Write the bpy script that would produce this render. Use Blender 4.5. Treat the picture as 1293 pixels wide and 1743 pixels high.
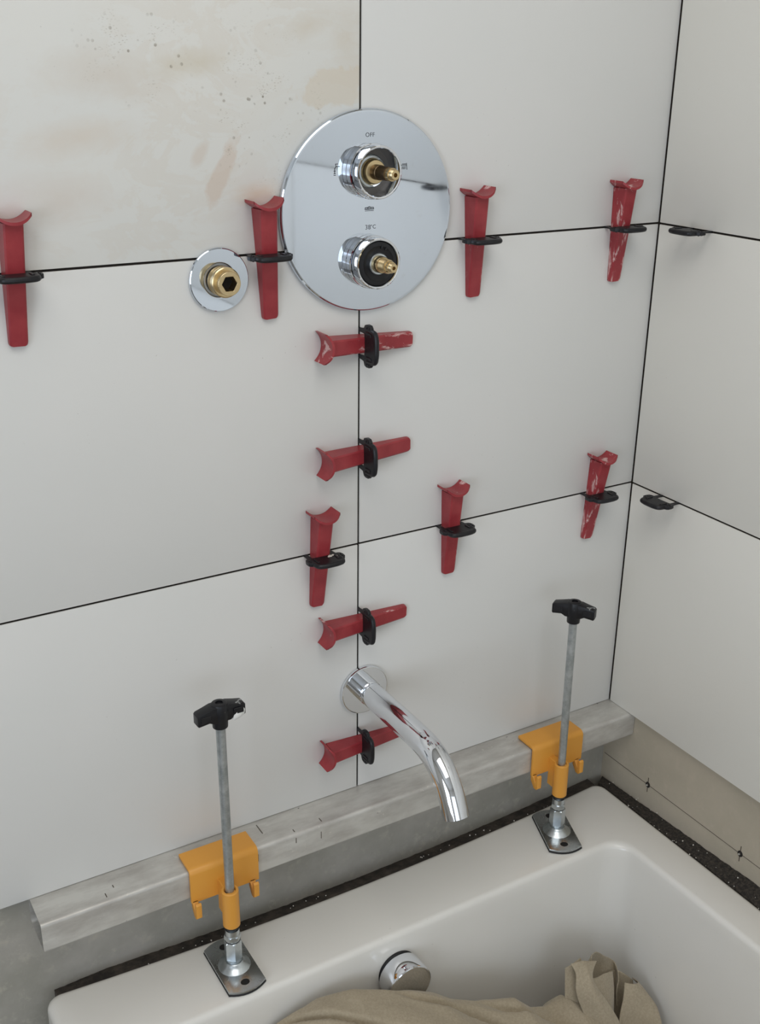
import bpy, bmesh, math, random
from mathutils import Vector, Matrix, noise
for o in list(bpy.data.objects): bpy.data.objects.remove(o)
S = bpy.context.scene
C = S.collection
PI = math.pi
R = math.radians
# ------------------------------------------------------------------ camera
cd = bpy.data.cameras.new('camera'); cam = bpy.data.objects.new('camera', cd); C.objects.link(cam)
cd.sensor_fit = 'VERTICAL'; cd.sensor_height = 24.0; cd.lens = 1872.4/1743*24.0
cd.clip_start = .02; cd.clip_end = 50
right = Vector((.8603530, -.5095695, .0114738)); down = Vector((-.1827637, -.3294344, -.9263209)); fwd = Vector((.4758048, .7948660, -.3765607))
m = Matrix.Identity(4)
for i in range(3):
    m[i][0] = right[i]; m[i][1] = -down[i]; m[i][2] = -fwd[i]
m[0][3], m[1][3], m[2][3] = -.51211, -.89772, .45548
cam.matrix_world = m
S.camera = cam
# ------------------------------------------------------------------ world, lights, exposure
S.view_settings.view_transform = 'Standard'; S.view_settings.look = 'None'
S.view_settings.gamma = 1; S.view_settings.use_curve_mapping = False
S.view_settings.exposure = 0.12
w = bpy.data.worlds.new('sky'); S.world = w; w.use_nodes = True
wb = w.node_tree.nodes['Background']; wb.inputs[0].default_value = (.72, .84, 1, 1); wb.inputs[1].default_value = 1.2

def area(name, loc, rot, sx, sy, power, col):
    l = bpy.data.lights.new(name, 'AREA'); l.shape = 'RECTANGLE'; l.size = sx; l.size_y = sy; l.energy = power; l.color = col
    o = bpy.data.objects.new(name, l); C.objects.link(o); o.location = loc; o.rotation_euler = rot
    return o
WX0, WX1, WY, ZF, ZC = -2.2, .381, -2.9, -.97, 1.45      # room extents
area('left_window_daylight', (WX0+.01, -1.75, .35), (0, R(-90), 0), 1.3, 1.3, 16, (.82, .90, 1))
area('front_window_daylight', (-.9, WY+.01, .35), (R(90), 0, 0), 1.5, 1.3, 4.5, (.84, .92, 1))
area('ceiling_panel_light', (-.45, -1.05, ZC-.03), (0, 0, 0), 1.1, 1.1, 10.5, (1, .98, .95))

# ------------------------------------------------------------------ materials
def srgb(r, g, b):
    f = lambda c: (c/255/12.92) if c <= 10 else ((c/255+.055)/1.055)**2.4
    return (f(r), f(g), f(b), 1)
def mat(name, col, rough=.5, metal=0, spec=.5, coat=0):
    ma = bpy.data.materials.new(name); ma.use_nodes = True
    b = ma.node_tree.nodes['Principled BSDF']
    b.inputs['Base Color'].default_value = col; b.inputs['Roughness'].default_value = rough
    b.inputs['Metallic'].default_value = metal; b.inputs['Specular IOR Level'].default_value = spec
    b.inputs['Coat Weight'].default_value = coat
    return ma
class N:
    def __init__(s, ma): s.t = ma.node_tree; s.b = s.t.nodes['Principled BSDF']
    def n(s, typ, **k):
        x = s.t.nodes.new(typ)
        for a, v in k.items():
            if a in x.inputs.keys() if isinstance(a, str) else False: x.inputs[a].default_value = v
            else: setattr(x, a, v)
        return x
    def l(s, a, b): s.t.links.new(a, b)
    def coord(s, scale=(1, 1, 1), loc=(0, 0, 0), rot=(0, 0, 0), kind='Object'):
        tc = s.t.nodes.new('ShaderNodeTexCoord'); mp = s.t.nodes.new('ShaderNodeMapping')
        mp.inputs['Scale'].default_value = scale; mp.inputs['Location'].default_value = loc; mp.inputs['Rotation'].default_value = rot
        s.l(tc.outputs[kind], mp.inputs['Vector']); return mp.outputs[0]
    def noise(s, vec, scale, detail=3, rough=.5, dist=0):
        x = s.t.nodes.new('ShaderNodeTexNoise'); x.inputs['Scale'].default_value = scale; x.inputs['Detail'].default_value = detail
        x.inputs['Roughness'].default_value = rough; x.inputs['Distortion'].default_value = dist
        s.l(vec, x.inputs['Vector']); return x.outputs['Fac']
    def ramp(s, fac, stops):
        x = s.t.nodes.new('ShaderNodeValToRGB'); e = x.color_ramp.elements
        while len(e) < len(stops): e.new(.5)
        for i, (p, c) in enumerate(stops):
            e[i].position = p; e[i].color = c if len(c) == 4 else (*c, 1)
        s.l(fac, x.inputs[0]); return x.outputs[0]
    def mix(s, fac, a, b, blend='MIX'):
        x = s.t.nodes.new('ShaderNodeMix'); x.data_type = 'RGBA'; x.blend_type = blend
        for sock, v in ((x.inputs[0], fac), (x.inputs[6], a), (x.inputs[7], b)):
            if isinstance(v, (int, float)): sock.default_value = v
            elif isinstance(v, tuple): sock.default_value = v
            else: s.l(v, sock)
        return x.outputs[2]
    def math(s, op, a, b=0.0):
        x = s.t.nodes.new('ShaderNodeMath'); x.operation = op
        for sock, v in ((x.inputs[0], a), (x.inputs[1], b)):
            if isinstance(v, (int, float)): sock.default_value = v
            else: s.l(v, sock)
        return x.outputs[0]
    def col(s, o): s.l(o, s.b.inputs['Base Color'])
    def bump(s, h, strength=.2, dist=.001):
        x = s.t.nodes.new('ShaderNodeBump'); x.inputs['Strength'].default_value = strength; x.inputs['Distance'].default_value = dist
        s.l(h, x.inputs['Height']); s.l(x.outputs[0], s.b.inputs['Normal'])
g = lambda v: (v, v, v, 1)

def tile_material(name, base, edge):
    ma = mat(name, base, .42, 0, .4); n = N(ma); v = n.coord(kind='Object')
    f = n.noise(v, 5, 2); c = n.mix(n.ramp(f, [(.35, g(0)), (.65, g(1))]), base, edge)
    sp = n.ramp(n.noise(v, 260, 1), [(.775, g(0)), (.80, g(1))])
    lo = n.ramp(n.noise(v, 9, 1), [(.55, g(0)), (.68, g(1))])
    n.col(n.mix(n.math('MULTIPLY', n.math('MULTIPLY', sp, lo), .35), c, srgb(140, 135, 125)))
    n.bump(n.noise(v, 900, 1), .04, .0004); return ma
M = {}
M['tile'] = tile_material('white_matt_tile', srgb(217, 216, 212), srgb(220, 218, 214))
M['tile_side'] = tile_material('white_matt_tile_side_wall', srgb(230, 227, 219), srgb(232, 229, 221))
# the upper left tile still carries beige adhesive smears and specks
ma = M['tile_dirty'] = tile_material('tile_with_adhesive_smears', srgb(219, 219, 215), srgb(223, 221, 215)); n = N(ma)
basecol = n.b.inputs['Base Color'].links[0].from_socket
tcw = n.t.nodes.new('ShaderNodeNewGeometry').outputs['Position']
def blob(cx, cz, rx, rz, ang, soft=.25, warp=.6):
    mp = n.t.nodes.new('ShaderNodeMapping'); mp.vector_type = 'TEXTURE'
    mp.inputs['Location'].default_value = (cx, 0, cz); mp.inputs['Rotation'].default_value = (0, R(-ang), 0); mp.inputs['Scale'].default_value = (rx, 1, rz)
    n.l(tcw, mp.inputs[0])
    ln = n.t.nodes.new('ShaderNodeVectorMath'); ln.operation = 'LENGTH'; n.l(mp.outputs[0], ln.inputs[0])
    nz = n.noise(tcw, 38, 4, .6, .4)
    d = n.math('ADD', ln.outputs['Value'], n.math('MULTIPLY', n.math('SUBTRACT', nz, .5), warp*2))
    return n.ramp(d, [(1-soft, g(1)), (1.0, g(0))]) if soft < .9 else n.ramp(d, [(.1, g(1)), (1.0, g(0))])
smears = [(-.022, .437, .034, .017, 10, .2, 1.1, .38, srgb(212, 194, 166)), (-.012, .475, .02, .03, 0, .9, .6, .4, srgb(205, 192, 172)),
          (-.1345, .369, .0088, .034, -26, .3, .8, .6, srgb(210, 192, 176)), (-.153, .385, .007, .015, -35, .6, .7, .4, srgb(205, 186, 168)),
          (-.155, .455, .05, .013, 8, .95, .6, .55, srgb(206, 196, 176)), (-.23, .446, .06, .025, -8, .95, .6, .45, srgb(206, 194, 180)),
          (-.25, .40, .06, .018, 6, .95, .5, .5, srgb(212, 198, 182)), (-.10, .352, .03, .012, 10, .95, .5, .6, srgb(214, 194, 168)),
          (-.05, .485, .03, .012, 20, .95, .5, .4, srgb(205, 192, 172)), (-.27, .355, .05, .025, 0, .95, .4, .4, srgb(210, 196, 184))]
c = basecol
mpw = n.t.nodes.new('ShaderNodeMapping'); mpw.inputs['Scale'].default_value = (1, 1, 2.2); mpw.inputs['Rotation'].default_value = (0, .25, 0); n.l(tcw, mpw.inputs[0])
wisp = n.ramp(n.noise(mpw.outputs[0], 11, 6, .62, 1.6), [(.47, g(0)), (.515, g(1)), (.60, g(.75)), (.66, g(0))])
fade = n.ramp(n.noise(tcw, 4.5, 2), [(.42, g(0)), (.58, g(1))])
c = n.mix(n.math('MULTIPLY', n.math('MULTIPLY', wisp, fade), .20), c, srgb(208, 194, 176))
for (cx, cz, rx, rz, an, so, wa, st, co) in smears: c = n.mix(n.math('MULTIPLY', blob(cx, cz, rx, rz, an, so, wa), st), c, co)
vo = n.t.nodes.new('ShaderNodeTexVoronoi'); vo.inputs['Scale'].default_value = 150; n.l(tcw, vo.inputs['Vector'])
spk = n.ramp(vo.outputs['Distance'], [(.16, g(1)), (.23, g(0))])
msk = n.ramp(n.noise(tcw, 22, 3, .7), [(.48, g(0)), (.55, g(1))])
rnd = n.ramp(n.noise(tcw, 90, 0), [(.40, g(0)), (.55, g(1))])
reg = n.mix(1.0, blob(-.095, .415, .075, .09, 10, .95, .3), blob(-.2, .46, .06, .05, 0, .95, .3), 'ADD')
vo2 = n.t.nodes.new('ShaderNodeTexVoronoi'); vo2.inputs['Scale'].default_value = 330; n.l(mpw.outputs[0], vo2.inputs['Vector'])
spk2 = n.ramp(vo2.outputs['Distance'], [(.20, g(1)), (.32, g(0))])
msk2 = n.ramp(n.noise(tcw, 30, 3, .7), [(.52, g(0)), (.60, g(1))])
c = n.mix(n.math('MULTIPLY', n.math('MULTIPLY', spk2, msk2), n.math('MULTIPLY', reg, .5)), c, srgb(150, 138, 118))
c = n.mix(n.math('MULTIPLY', n.math('MULTIPLY', spk, n.math('MULTIPLY', msk, rnd)), n.math('MULTIPLY', reg, .75)), c, srgb(120, 108, 90))
n.col(c)
M['joint'] = mat('joint_shadow_and_adhesive', srgb(38, 34, 31), .9, 0, .1)  # shadow of the open joints painted in with the adhesive
M['tile_back'] = mat('tile_body', srgb(196, 190, 180), .8)

def backer_material(name, a, b, c3):
    ma = mat(name, a, .85, 0, .2); n = N(ma); v = n.coord()
    c = n.mix(n.ramp(n.noise(v, 9, 5, .65), [(.38, g(0)), (.62, g(1))]), a, b)
    c = n.mix(n.ramp(n.noise(v, 70, 3, .7), [(.55, g(0)), (.75, g(.55))]), c, c3)
    n.col(c); n.bump(n.noise(v, 300, 4), .3, .0006); return ma
M['backer'] = backer_material('grey_cement_board', srgb(172, 167, 159), srgb(154, 151, 141), srgb(188, 181, 168))
M['backer2'] = backer_material('brown_grey_cement_board', srgb(182, 172, 155), srgb(174, 165, 148), srgb(189, 177, 160))
M['plaster'] = mat('painted_plaster', srgb(205, 202, 196), .8)
M['concrete'] = backer_material('concrete_floor', srgb(135, 130, 124), srgb(122, 118, 112), srgb(150, 145, 138))
M['frame'] = mat('white_window_frame', srgb(225, 225, 222), .4)
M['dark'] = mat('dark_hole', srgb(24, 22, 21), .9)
M['pencil'] = mat('pencil_line', srgb(84, 75, 65), .7)

def red_material(name, amount, seed):
    ma = mat(name, srgb(168, 43, 50), .4, 0, .4); n = N(ma); v = n.coord(loc=(seed*3.1, seed*1.7, seed*.9))
    c = n.mix(n.ramp(n.noise(v, 60, 3), [(.35, g(0)), (.7, g(1))]), srgb(146, 47, 54), srgb(162, 60, 64))
    vs = n.coord(scale=(1, 1, .42), loc=(seed*3.1, seed*1.7, seed*.9))
    s1 = n.ramp(n.noise(vs, 95, 5, .68, .8), [(1-.30-amount*.14, g(0)), (1-.26-amount*.10, g(1))])
    n.col(n.mix(n.math('MULTIPLY', s1, .75), c, srgb(226, 196, 192)))
    n.l(n.ramp(s1, [(0, g(.34)), (1, g(.8))]), n.b.inputs['Roughness'])
    n.bump(n.math('ADD', n.noise(v, 500, 2), s1), .15, .0006); return ma
M['red0'] = red_material('red_wedge_plastic', -.2, 1)
M['red1'] = red_material('red_wedge_plastic_lightly_specked', .55, 2)
M['red2'] = red_material('red_wedge_plastic_plaster_smeared', 1.0, 5)
ma = M['black'] = mat('black_clip_plastic', srgb(21, 21, 25), .42, 0, .4)
n = N(ma); v = n.coord(); n.bump(n.noise(v, 250, 3), .2, .0006)
ma = M['black_smeared'] = mat('black_handle_plastic_with_plaster', srgb(20, 20, 24), .38, 0, .4)
n = N(ma); v = n.coord(); f = n.ramp(n.noise(v, 85, 4, .6, .6), [(.655, g(0)), (.69, g(1))]); n.col(n.mix(f, srgb(20, 20, 24), srgb(165, 167, 167)))
M['rubber'] = mat('black_rubber', srgb(22, 22, 24), .6)
def chrome(name, col, r): 
    ma = mat(name, col, r, 1); n = N(ma); v = n.coord()
    n.l(n.ramp(n.noise(v, 40, 4, .6), [(.4, g(r)), (.8, g(r+.05))]), n.b.inputs['Roughness']); return ma
M['chrome'] = chrome('polished_chrome', (.80, .82, .86, 1), .03)
M['chrome_plate'] = chrome('polished_chrome_plate', (.70, .76, .85, 1), .03)
n = N(M['chrome_plate']); v = n.coord()
sm = n.ramp(n.noise(v, 120, 4, .7), [(.62, g(0)), (.72, g(1))]); n.col(n.mix(n.math('MULTIPLY', sm, .12), (.70, .76, .85, 1), (.5, .48, .46, 1)))
M['brass'] = chrome('machined_brass', srgb(214, 192, 150), .27)
M['brass_dark'] = chrome('tarnished_brass', srgb(112, 94, 72), .42)
ma = M['zinc'] = mat('zinc_plated_steel', (.60, .65, .68, 1), .30, 1)
n = N(ma); v = n.coord(); n.col(n.mix(n.ramp(n.noise(v, 60, 4, .7), [(.35, g(0)), (.7, g(1))]), (.50, .54, .57, 1), (.68, .73, .75, 1)))
ma = M['rod'] = mat('zinc_threaded_steel', (.52, .55, .56, 1), .42, .85)
n = N(ma); v = n.coord(); n.col(n.mix(n.ramp(n.noise(v, 70, 5, .75), [(.35, g(0)), (.7, g(1))]), (.36, .39, .40, 1), (.62, .65, .66, 1)))
ma = M['recess'] = mat('dull_dark_steel', (.16, .15, .14, 1), .5, .8)
ma = M['steel_plate'] = mat('dark_steel_plate', (.50, .53, .55, 1), .2, 1)
n = N(ma); v = n.coord(); n.l(n.ramp(n.noise(v, 200, 3), [(.3, g(.18)), (.8, g(.34))]), n.b.inputs['Roughness'])
M['orange'] = mat('orange_powder_coat', srgb(222, 156, 64), .42, 0, .5)
n = N(M['orange']); v = n.coord(); n.bump(n.noise(v, 700, 2), .12, .0005)
ma = M['alu'] = mat('dull_aluminium', srgb(204, 203, 199), .42, .4)
n = N(ma); v = n.coord(scale=(1, 3, 3))
c = n.mix(n.ramp(n.noise(v, 14, 5, .65), [(.38, g(0)), (.65, g(1))]), srgb(211, 209, 203), srgb(182, 178, 172))
v2 = n.coord(); c = n.mix(n.ramp(n.noise(v2, 110, 4, .7), [(.66, g(0)), (.72, g(.8))]), c, srgb(226, 222, 212))
c = n.mix(n.ramp(n.noise(n.coord(loc=(4, 2, 1)), 75, 3, .6), [(.73, g(0)), (.76, g(.8))]), c, srgb(90, 88, 84)); n.col(c)
n.l(n.ramp(n.noise(v2, 45, 4), [(.3, g(.30)), (.7, g(.55))]), n.b.inputs['Roughness']); n.bump(n.noise(v2, 60, 4), .12, .0006)
M['alu_dark'] = mat('dark_inside_of_bar', srgb(70, 68, 66), .6, .6)
ma = M['bath'] = mat('white_acrylic', srgb(196, 192, 182), .22, 0, .5, .2)
n = N(ma); v = n.coord(); c = n.mix(n.ramp(n.noise(v, 6, 4), [(.35, g(0)), (.7, g(1))]), srgb(229, 226, 220), srgb(227, 224, 217))
c = n.mix(n.ramp(n.noise(v, 160, 2), [(.76, g(0)), (.79, g(.4))]), c, srgb(150, 146, 138)); n.col(c)
n.l(n.ramp(n.noise(v, 8, 3), [(.3, g(.20)), (.7, g(.25))]), n.b.inputs['Roughness'])
ma = M['sealant'] = mat('dark_sealant', srgb(66, 60, 54), .7)
n = N(ma); v = n.coord(); c = n.mix(n.ramp(n.noise(v, 60, 4, .7), [(.4, g(0)), (.7, g(1))]), srgb(46, 41, 38), srgb(84, 76, 68))
c = n.mix(n.ramp(n.noise(v, 420, 2), [(.76, g(0)), (.80, g(1))]), c, srgb(150, 142, 130)); n.col(c); n.bump(n.noise(v, 200, 4, .6), .5, .001)
ma = M['sealant_grain'] = mat('granular_dark_sealant', srgb(50, 46, 40), .7)
n = N(ma); v = n.coord(); c = n.mix(n.ramp(n.noise(v, 330, 3, .7), [(.42, g(0)), (.66, g(1))]), srgb(38, 34, 31), srgb(80, 72, 63))
n.col(c); n.bump(n.noise(v, 350, 5, .7), 1, .003)
ma = M['cloth'] = mat('beige_cotton', srgb(188, 170, 142), .95, 0, .1); n = N(ma)
v = n.coord(); wv = n.noise(n.coord(scale=(1, 1, .15), loc=(0, 0, 0)), 900, 2)
n.col(n.mix(n.ramp(n.noise(v, 420, 3, .7), [(.3, g(0)), (.7, g(1))]), srgb(158, 146, 125), srgb(176, 163, 141)))
n.b.inputs['Sheen Weight'].default_value = .2; n.bump(n.noise(v, 1300, 3), .5, .0006)
M['white_smear'] = mat('wet_white_plaster', srgb(225, 224, 220), .6)
M['crumb'] = mat('pale_mortar', srgb(205, 200, 190), .9)
M['print'] = mat('dark_grey_print', srgb(62, 64, 70), .6)
M['label'] = mat('dark_grey_print', srgb(62, 64, 70), .6)

# ------------------------------------------------------------------ helpers
def tag(o, label=None, cat=None, group=None, kind=None):
    if label: o['label'] = label
    if cat: o['category'] = cat
    if group: o['group'] = group
    if kind: o['kind'] = kind
    return o
def empty(name, loc=(0, 0, 0), rot=(0, 0, 0)):
    o = bpy.data.objects.new(name, None); C.objects.link(o); o.location = loc; o.rotation_euler = rot; o.empty_display_size = .02; return o
def obj(name, bm, mt, parent=None, smooth=True, angle=35, loc=None, rot=None):
    me = bpy.data.meshes.new(name); bmesh.ops.recalc_face_normals(bm, faces=bm.faces)
    if smooth:
        for f in bm.faces: f.smooth = True
        for e in bm.edges:
            if len(e.link_faces) == 2:
                e.smooth = e.calc_face_angle(0) < R(angle)
    bm.to_mesh(me); bm.free()
    for x in (mt if isinstance(mt, (list, tuple)) else [mt]): me.materials.append(x)
    o = bpy.data.objects.new(name, me); C.objects.link(o)
    if parent: o.parent = parent
    if loc: o.location = loc
    if rot: o.rotation_euler = rot
    return o
def box(bm, x0, x1, y0, y1, z0, z1, bev=0, seg=2):
    r = bmesh.ops.create_cube(bm, size=1); vs = r['verts']
    for v in vs: v.co = Vector(((x0+x1)/2+v.co.x*(x1-x0), (y0+y1)/2+v.co.y*(y1-y0), (z0+z1)/2+v.co.z*(z1-z0)))
    if bev: bmesh.ops.bevel(bm, geom=list({e for v in vs for e in v.link_edges}), offset=bev, segments=seg, affect='EDGES', profile=.5)
def lathe(bm, prof, mp, seg=64, close=True):
    """prof: (radius, distance) pairs; mp(a, b, d) maps to a point"""
    rings = []
    for r, d in prof:
        if r < 1e-6: rings.append([bm.verts.new(mp(0, 0, d))])
        else: rings.append([bm.verts.new(mp(r*math.cos(2*PI*i/seg), r*math.sin(2*PI*i/seg), d)) for i in range(seg)])
    for a, b in zip(rings, rings[1:]):
        for i in range(seg):
            j = (i+1) % seg
            if len(a) == 1 and len(b) == 1: continue
            if len(a) == 1: bm.faces.new((a[0], b[i], b[j]))
            elif len(b) == 1: bm.faces.new((a[i], b[0], a[j]))
            else: bm.faces.new((a[i], b[i], b[j], a[j]))
OUT = lambda a, b, d: (a, -d, b)          # axis out of the tap wall
UP = lambda a, b, d: (a, b, d)
def prism(bm, pts, lo, hi, mp, bev=0, seg=2, side_only=False):
    """closed 2-D outline extruded from lo to hi; mp(u, v, d)"""
    a = [bm.verts.new(mp(u, v, lo)) for u, v in pts]; b = [bm.verts.new(mp(u, v, hi)) for u, v in pts]
    fs = [bm.faces.new(a[::-1]), bm.faces.new(b)]; k = len(pts)
    for i in range(k): fs.append(bm.faces.new((a[i], a[(i+1) % k], b[(i+1) % k], b[i])))
    if bev:
        es = [e for f in fs[:2] for e in f.edges]
        bmesh.ops.recalc_face_normals(bm, faces=fs)
        bmesh.ops.bevel(bm, geom=es, offset=bev, segments=seg, affect='EDGES', profile=.5, clamp_overlap=True)
def ring_prism(bm, outer, inner, lo, hi, mp):
    k = len(outer); V = {}
    for nm, pts, d in (('ol', outer, lo), ('oh', outer, hi), ('il', inner, lo), ('ih', inner, hi)):
        V[nm] = [bm.verts.new(mp(u, v, d)) for u, v in pts]
    for i in range(k):
        j = (i+1) % k
        bm.faces.new((V['oh'][i], V['oh'][j], V['ih'][j], V['ih'][i])); bm.faces.new((V['ol'][i], V['il'][i], V['il'][j], V['ol'][j]))
        bm.faces.new((V['ol'][i], V['ol'][j], V['oh'][j], V['oh'][i])); bm.faces.new((V['il'][i], V['ih'][i], V['ih'][j], V['il'][j]))
def smooth_path(P, n=8):
    P = [Vector(p) for p in P]; out = []
    for i in range(len(P)-1):
        p0 = P[max(i-1, 0)]; p1 = P[i]; p2 = P[i+1]; p3 = P[min(i+2, len(P)-1)]
        for k in range(n):
            t = k/n; out.append(.5*((2*p1)+(p2-p0)*t+(2*p0-5*p1+4*p2-p3)*t*t+(3*p1-p0-3*p2+p3)*t**3))
    out.append(P[-1]); return out
def tube(bm, pts, rad, seg=32, caps=True):
    pts = [Vector(p) for p in pts]; rs = rad if isinstance(rad, (list, tuple)) else [rad]*len(pts); rings = []; up = None
    for i, p in enumerate(pts):
        t = (pts[min(i+1, len(pts)-1)]-pts[max(i-1, 0)]).normalized()
        if up is None: up = t.orthogonal().normalized()
        up = (up-t*up.dot(t)).normalized(); s = t.cross(up)
        rings.append([bm.verts.new(p+(up*math.cos(2*PI*k/seg)+s*math.sin(2*PI*k/seg))*rs[i]) for k in range(seg)])
    for a, b in zip(rings, rings[1:]):
        for i in range(seg): bm.faces.new((a[i], a[(i+1) % seg], b[(i+1) % seg], b[i]))
    if caps: bm.faces.new(rings[0][::-1]); bm.faces.new(rings[-1])
def loft(bm, curves, n=10, m=8):
    """surface through control curves (same number of points)"""
    cs = [smooth_path(c, n) for c in curves]; cols = [smooth_path([c[i] for c in cs], m) for i in range(len(cs[0]))]
    V = [[bm.verts.new(p) for p in c] for c in cols]
    for i in range(len(V)-1):
        for j in range(len(V[0])-1): bm.faces.new((V[i][j], V[i+1][j], V[i+1][j+1], V[i][j+1]))
def copy_tree(o, parent=None):
    c = o.copy(); C.objects.link(c)
    for k in ('label', 'group'):
        if parent is None and k in c: del c[k]
    if parent: c.parent = parent
    for ch in [x for x in bpy.data.objects if x.parent == o]: copy_tree(ch, c)
    return c

# ================================================================== SETTING
JT = .0021                      # joint width
X0, ZB, TH = .372, -.2985, .009 # side wall tile face, lower tile edge, tile thickness
bm = bmesh.new(); box(bm, WX0, .381+.10, TH, TH+.10, ZF, ZC)
wall_back = tag(obj('wall_back', bm, M['backer'], smooth=False), 'tap wall of grey cement board, covered with large white tiles above the bath', kind='structure')
bm = bmesh.new(); box(bm, .381, .481, WY, TH, ZF, ZC)
wall_right = tag(obj('wall_right', bm, M['backer2'], smooth=False), 'side wall of brown-grey cement board with white tiles above it', kind='structure')
tile_cache = {}
def tile(parent, mt, x0, x1, y0, y1, z0, z1, key):
    k = (round(x1-x0, 4), round(y1-y0, 4), round(z1-z0, 4), mt)
    cx, cy, cz = (x0+x1)/2, (y0+y1)/2, (z0+z1)/2
    if k in tile_cache:
        o = tile_cache[k].copy(); C.objects.link(o); o.parent = parent; o.location = (cx, cy, cz)
    else:
        bm = bmesh.new(); box(bm, x0-cx, x1-cx, y0-cy, y1-cy, z0-cz, z1-cz, .0005, 2)
        o = obj('tile', bm, M[mt], parent, loc=(cx, cy, cz)); tile_cache[k] = o
    return o
zs = [ZB]+[i*.3 for i in range(5)]
for r in range(5):
    z0 = zs[r] if r == 0 else zs[r]+JT/2; z1 = min(zs[r+1]-JT/2, ZC)
    for cx0, cx1 in ((-2.7, -1.8), (-1.8, -.9), (-.9, 0), (0, .3725)):
        a, b = max(cx0+JT/2, WX0), (cx1-JT/2 if cx1 < .1 else cx1)
        key = 'tile_dirty' if (r == 2 and cx0 == -.9) else 'tile'
        t = tile(wall_back, key, a, b, 0, TH, z0, z1, 0)
        if key == 'tile_dirty': t['label'] = 'white tile smeared with beige adhesive and small specks'
    for k in range(5):
        y1 = -.0024-k*.9; y0 = max(y1-.9+JT, WY)
        if y1 < WY: continue
        tile(wall_right, 'tile_side', X0, X0+TH, y0, y1, z0, z1, 1)
# joint shadow and adhesive painted as dark strips, a millimetre or two below the tile faces
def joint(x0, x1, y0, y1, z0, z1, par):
    bm = bmesh.new(); box(bm, x0, x1, y0, y1, z0, z1); o = obj('joint_shadow_strip', bm, M['joint'], par, smooth=False)
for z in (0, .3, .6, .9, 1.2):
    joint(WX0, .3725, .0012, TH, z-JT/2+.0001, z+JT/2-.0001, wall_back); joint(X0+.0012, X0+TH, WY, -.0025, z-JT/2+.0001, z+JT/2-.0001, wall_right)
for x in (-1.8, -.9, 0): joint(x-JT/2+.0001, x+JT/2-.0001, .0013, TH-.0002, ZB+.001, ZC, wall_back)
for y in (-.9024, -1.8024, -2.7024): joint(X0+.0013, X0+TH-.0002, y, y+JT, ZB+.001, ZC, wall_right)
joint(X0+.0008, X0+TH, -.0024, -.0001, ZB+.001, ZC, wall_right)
# pencil line and screw holes on the side board
bm = bmesh.new(); box(bm, .3805, .381+.002, -.75, .006, -.3867, -.3863)
tag(obj('pencil_line', bm, M['pencil'], wall_right, smooth=False), 'thin straight pencil line along the board')
first = None
for i, y in enumerate((-.0756, -.2275, -.38, -.535)):
    bm = bmesh.new()
    lathe(bm, [(.0042, -.0006), (.0036, .0006), (.0026, .0003), (.0016, -.0002), (0, -.0002)], lambda a, b, d: (-d, a*.9, b), 20)
    h = obj('screw_head', bm, M['dark'], wall_right, loc=(.3807, y, -.3866))
    bm = bmesh.new(); box(bm, -.0003, .001, -.0004, .0004, -.0105, .0105)
    obj('pencil_mark', bm, M['pencil'], h, smooth=False)
    bm = bmesh.new(); lathe(bm, [(0, .0014), (.001, .0012), (.0013, 0)], lambda a, b, d: (-d, a+.001, b-.001), 10); obj('glint', bm, M['alu'], h)
# rest of the room
bm = bmesh.new(); box(bm, WX0-.1, .481, WY-.1, .109, ZF-.1, ZF)
tag(obj('floor', bm, M['concrete'], smooth=False), 'bare concrete floor', kind='structure')
bm = bmesh.new(); box(bm, WX0-.1, .481, WY-.1, .109, ZC, ZC+.1)
tag(obj('ceiling', bm, M['plaster'], smooth=False), 'plain plastered ceiling', kind='structure')
def wall_with_hole(name, horiz, fixed, a0, a1, h0, h1, w0, w1, label):
    bm = bmesh.new()
    for (p, q, r, s) in ((a0, h0, ZF, ZC), (h1, a1, ZF, ZC), (h0, h1, ZF, w0), (h0, h1, w1, ZC)):
        if horiz: box(bm, p, q, fixed-.1, fixed, r, s)
        else: box(bm, fixed-.1, fixed, p, q, r, s)
    return tag(obj(name, bm, M['plaster'], smooth=False), label, kind='structure')
wall_with_hole('wall_left', False, WX0, WY, TH, -2.4, -1.1, -.3, 1.0, 'plastered wall with a window')
wall_with_hole('wall_front', True, WY, WX0, .381, -1.65, -.15, -.3, 1.0, 'plastered wall with a window behind the viewer')
def window(name, horiz, fixed, h0, h1, w0, w1):
    o = tag(empty(name, ((h0+h1)/2, fixed-.06, w0) if horiz else (fixed-.06, (h0+h1)/2, w0)), 'white framed window', kind='structure')
    hw = (h1-h0)/2; hh = w1-w0; bm = bmesh.new()
    for (a, b, c, d) in ((-hw, hw, 0, .05), (-hw, hw, hh-.05, hh), (-hw, -hw+.05, .05, hh-.05), (hw-.05, hw, .05, hh-.05), (-.025, .025, .05, hh-.05)):
        if horiz: box(bm, a, b, -.02, .03, c, d)
        else: box(bm, -.02, .03, a, b, c, d)
    obj('window_frame', bm, M['frame'], o, smooth=False)
window('window_1', False, WX0, -2.4, -1.1, -.3, 1.0)
window('window_2', True, WY, -1.65, -.15, -.3, 1.0)

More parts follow.
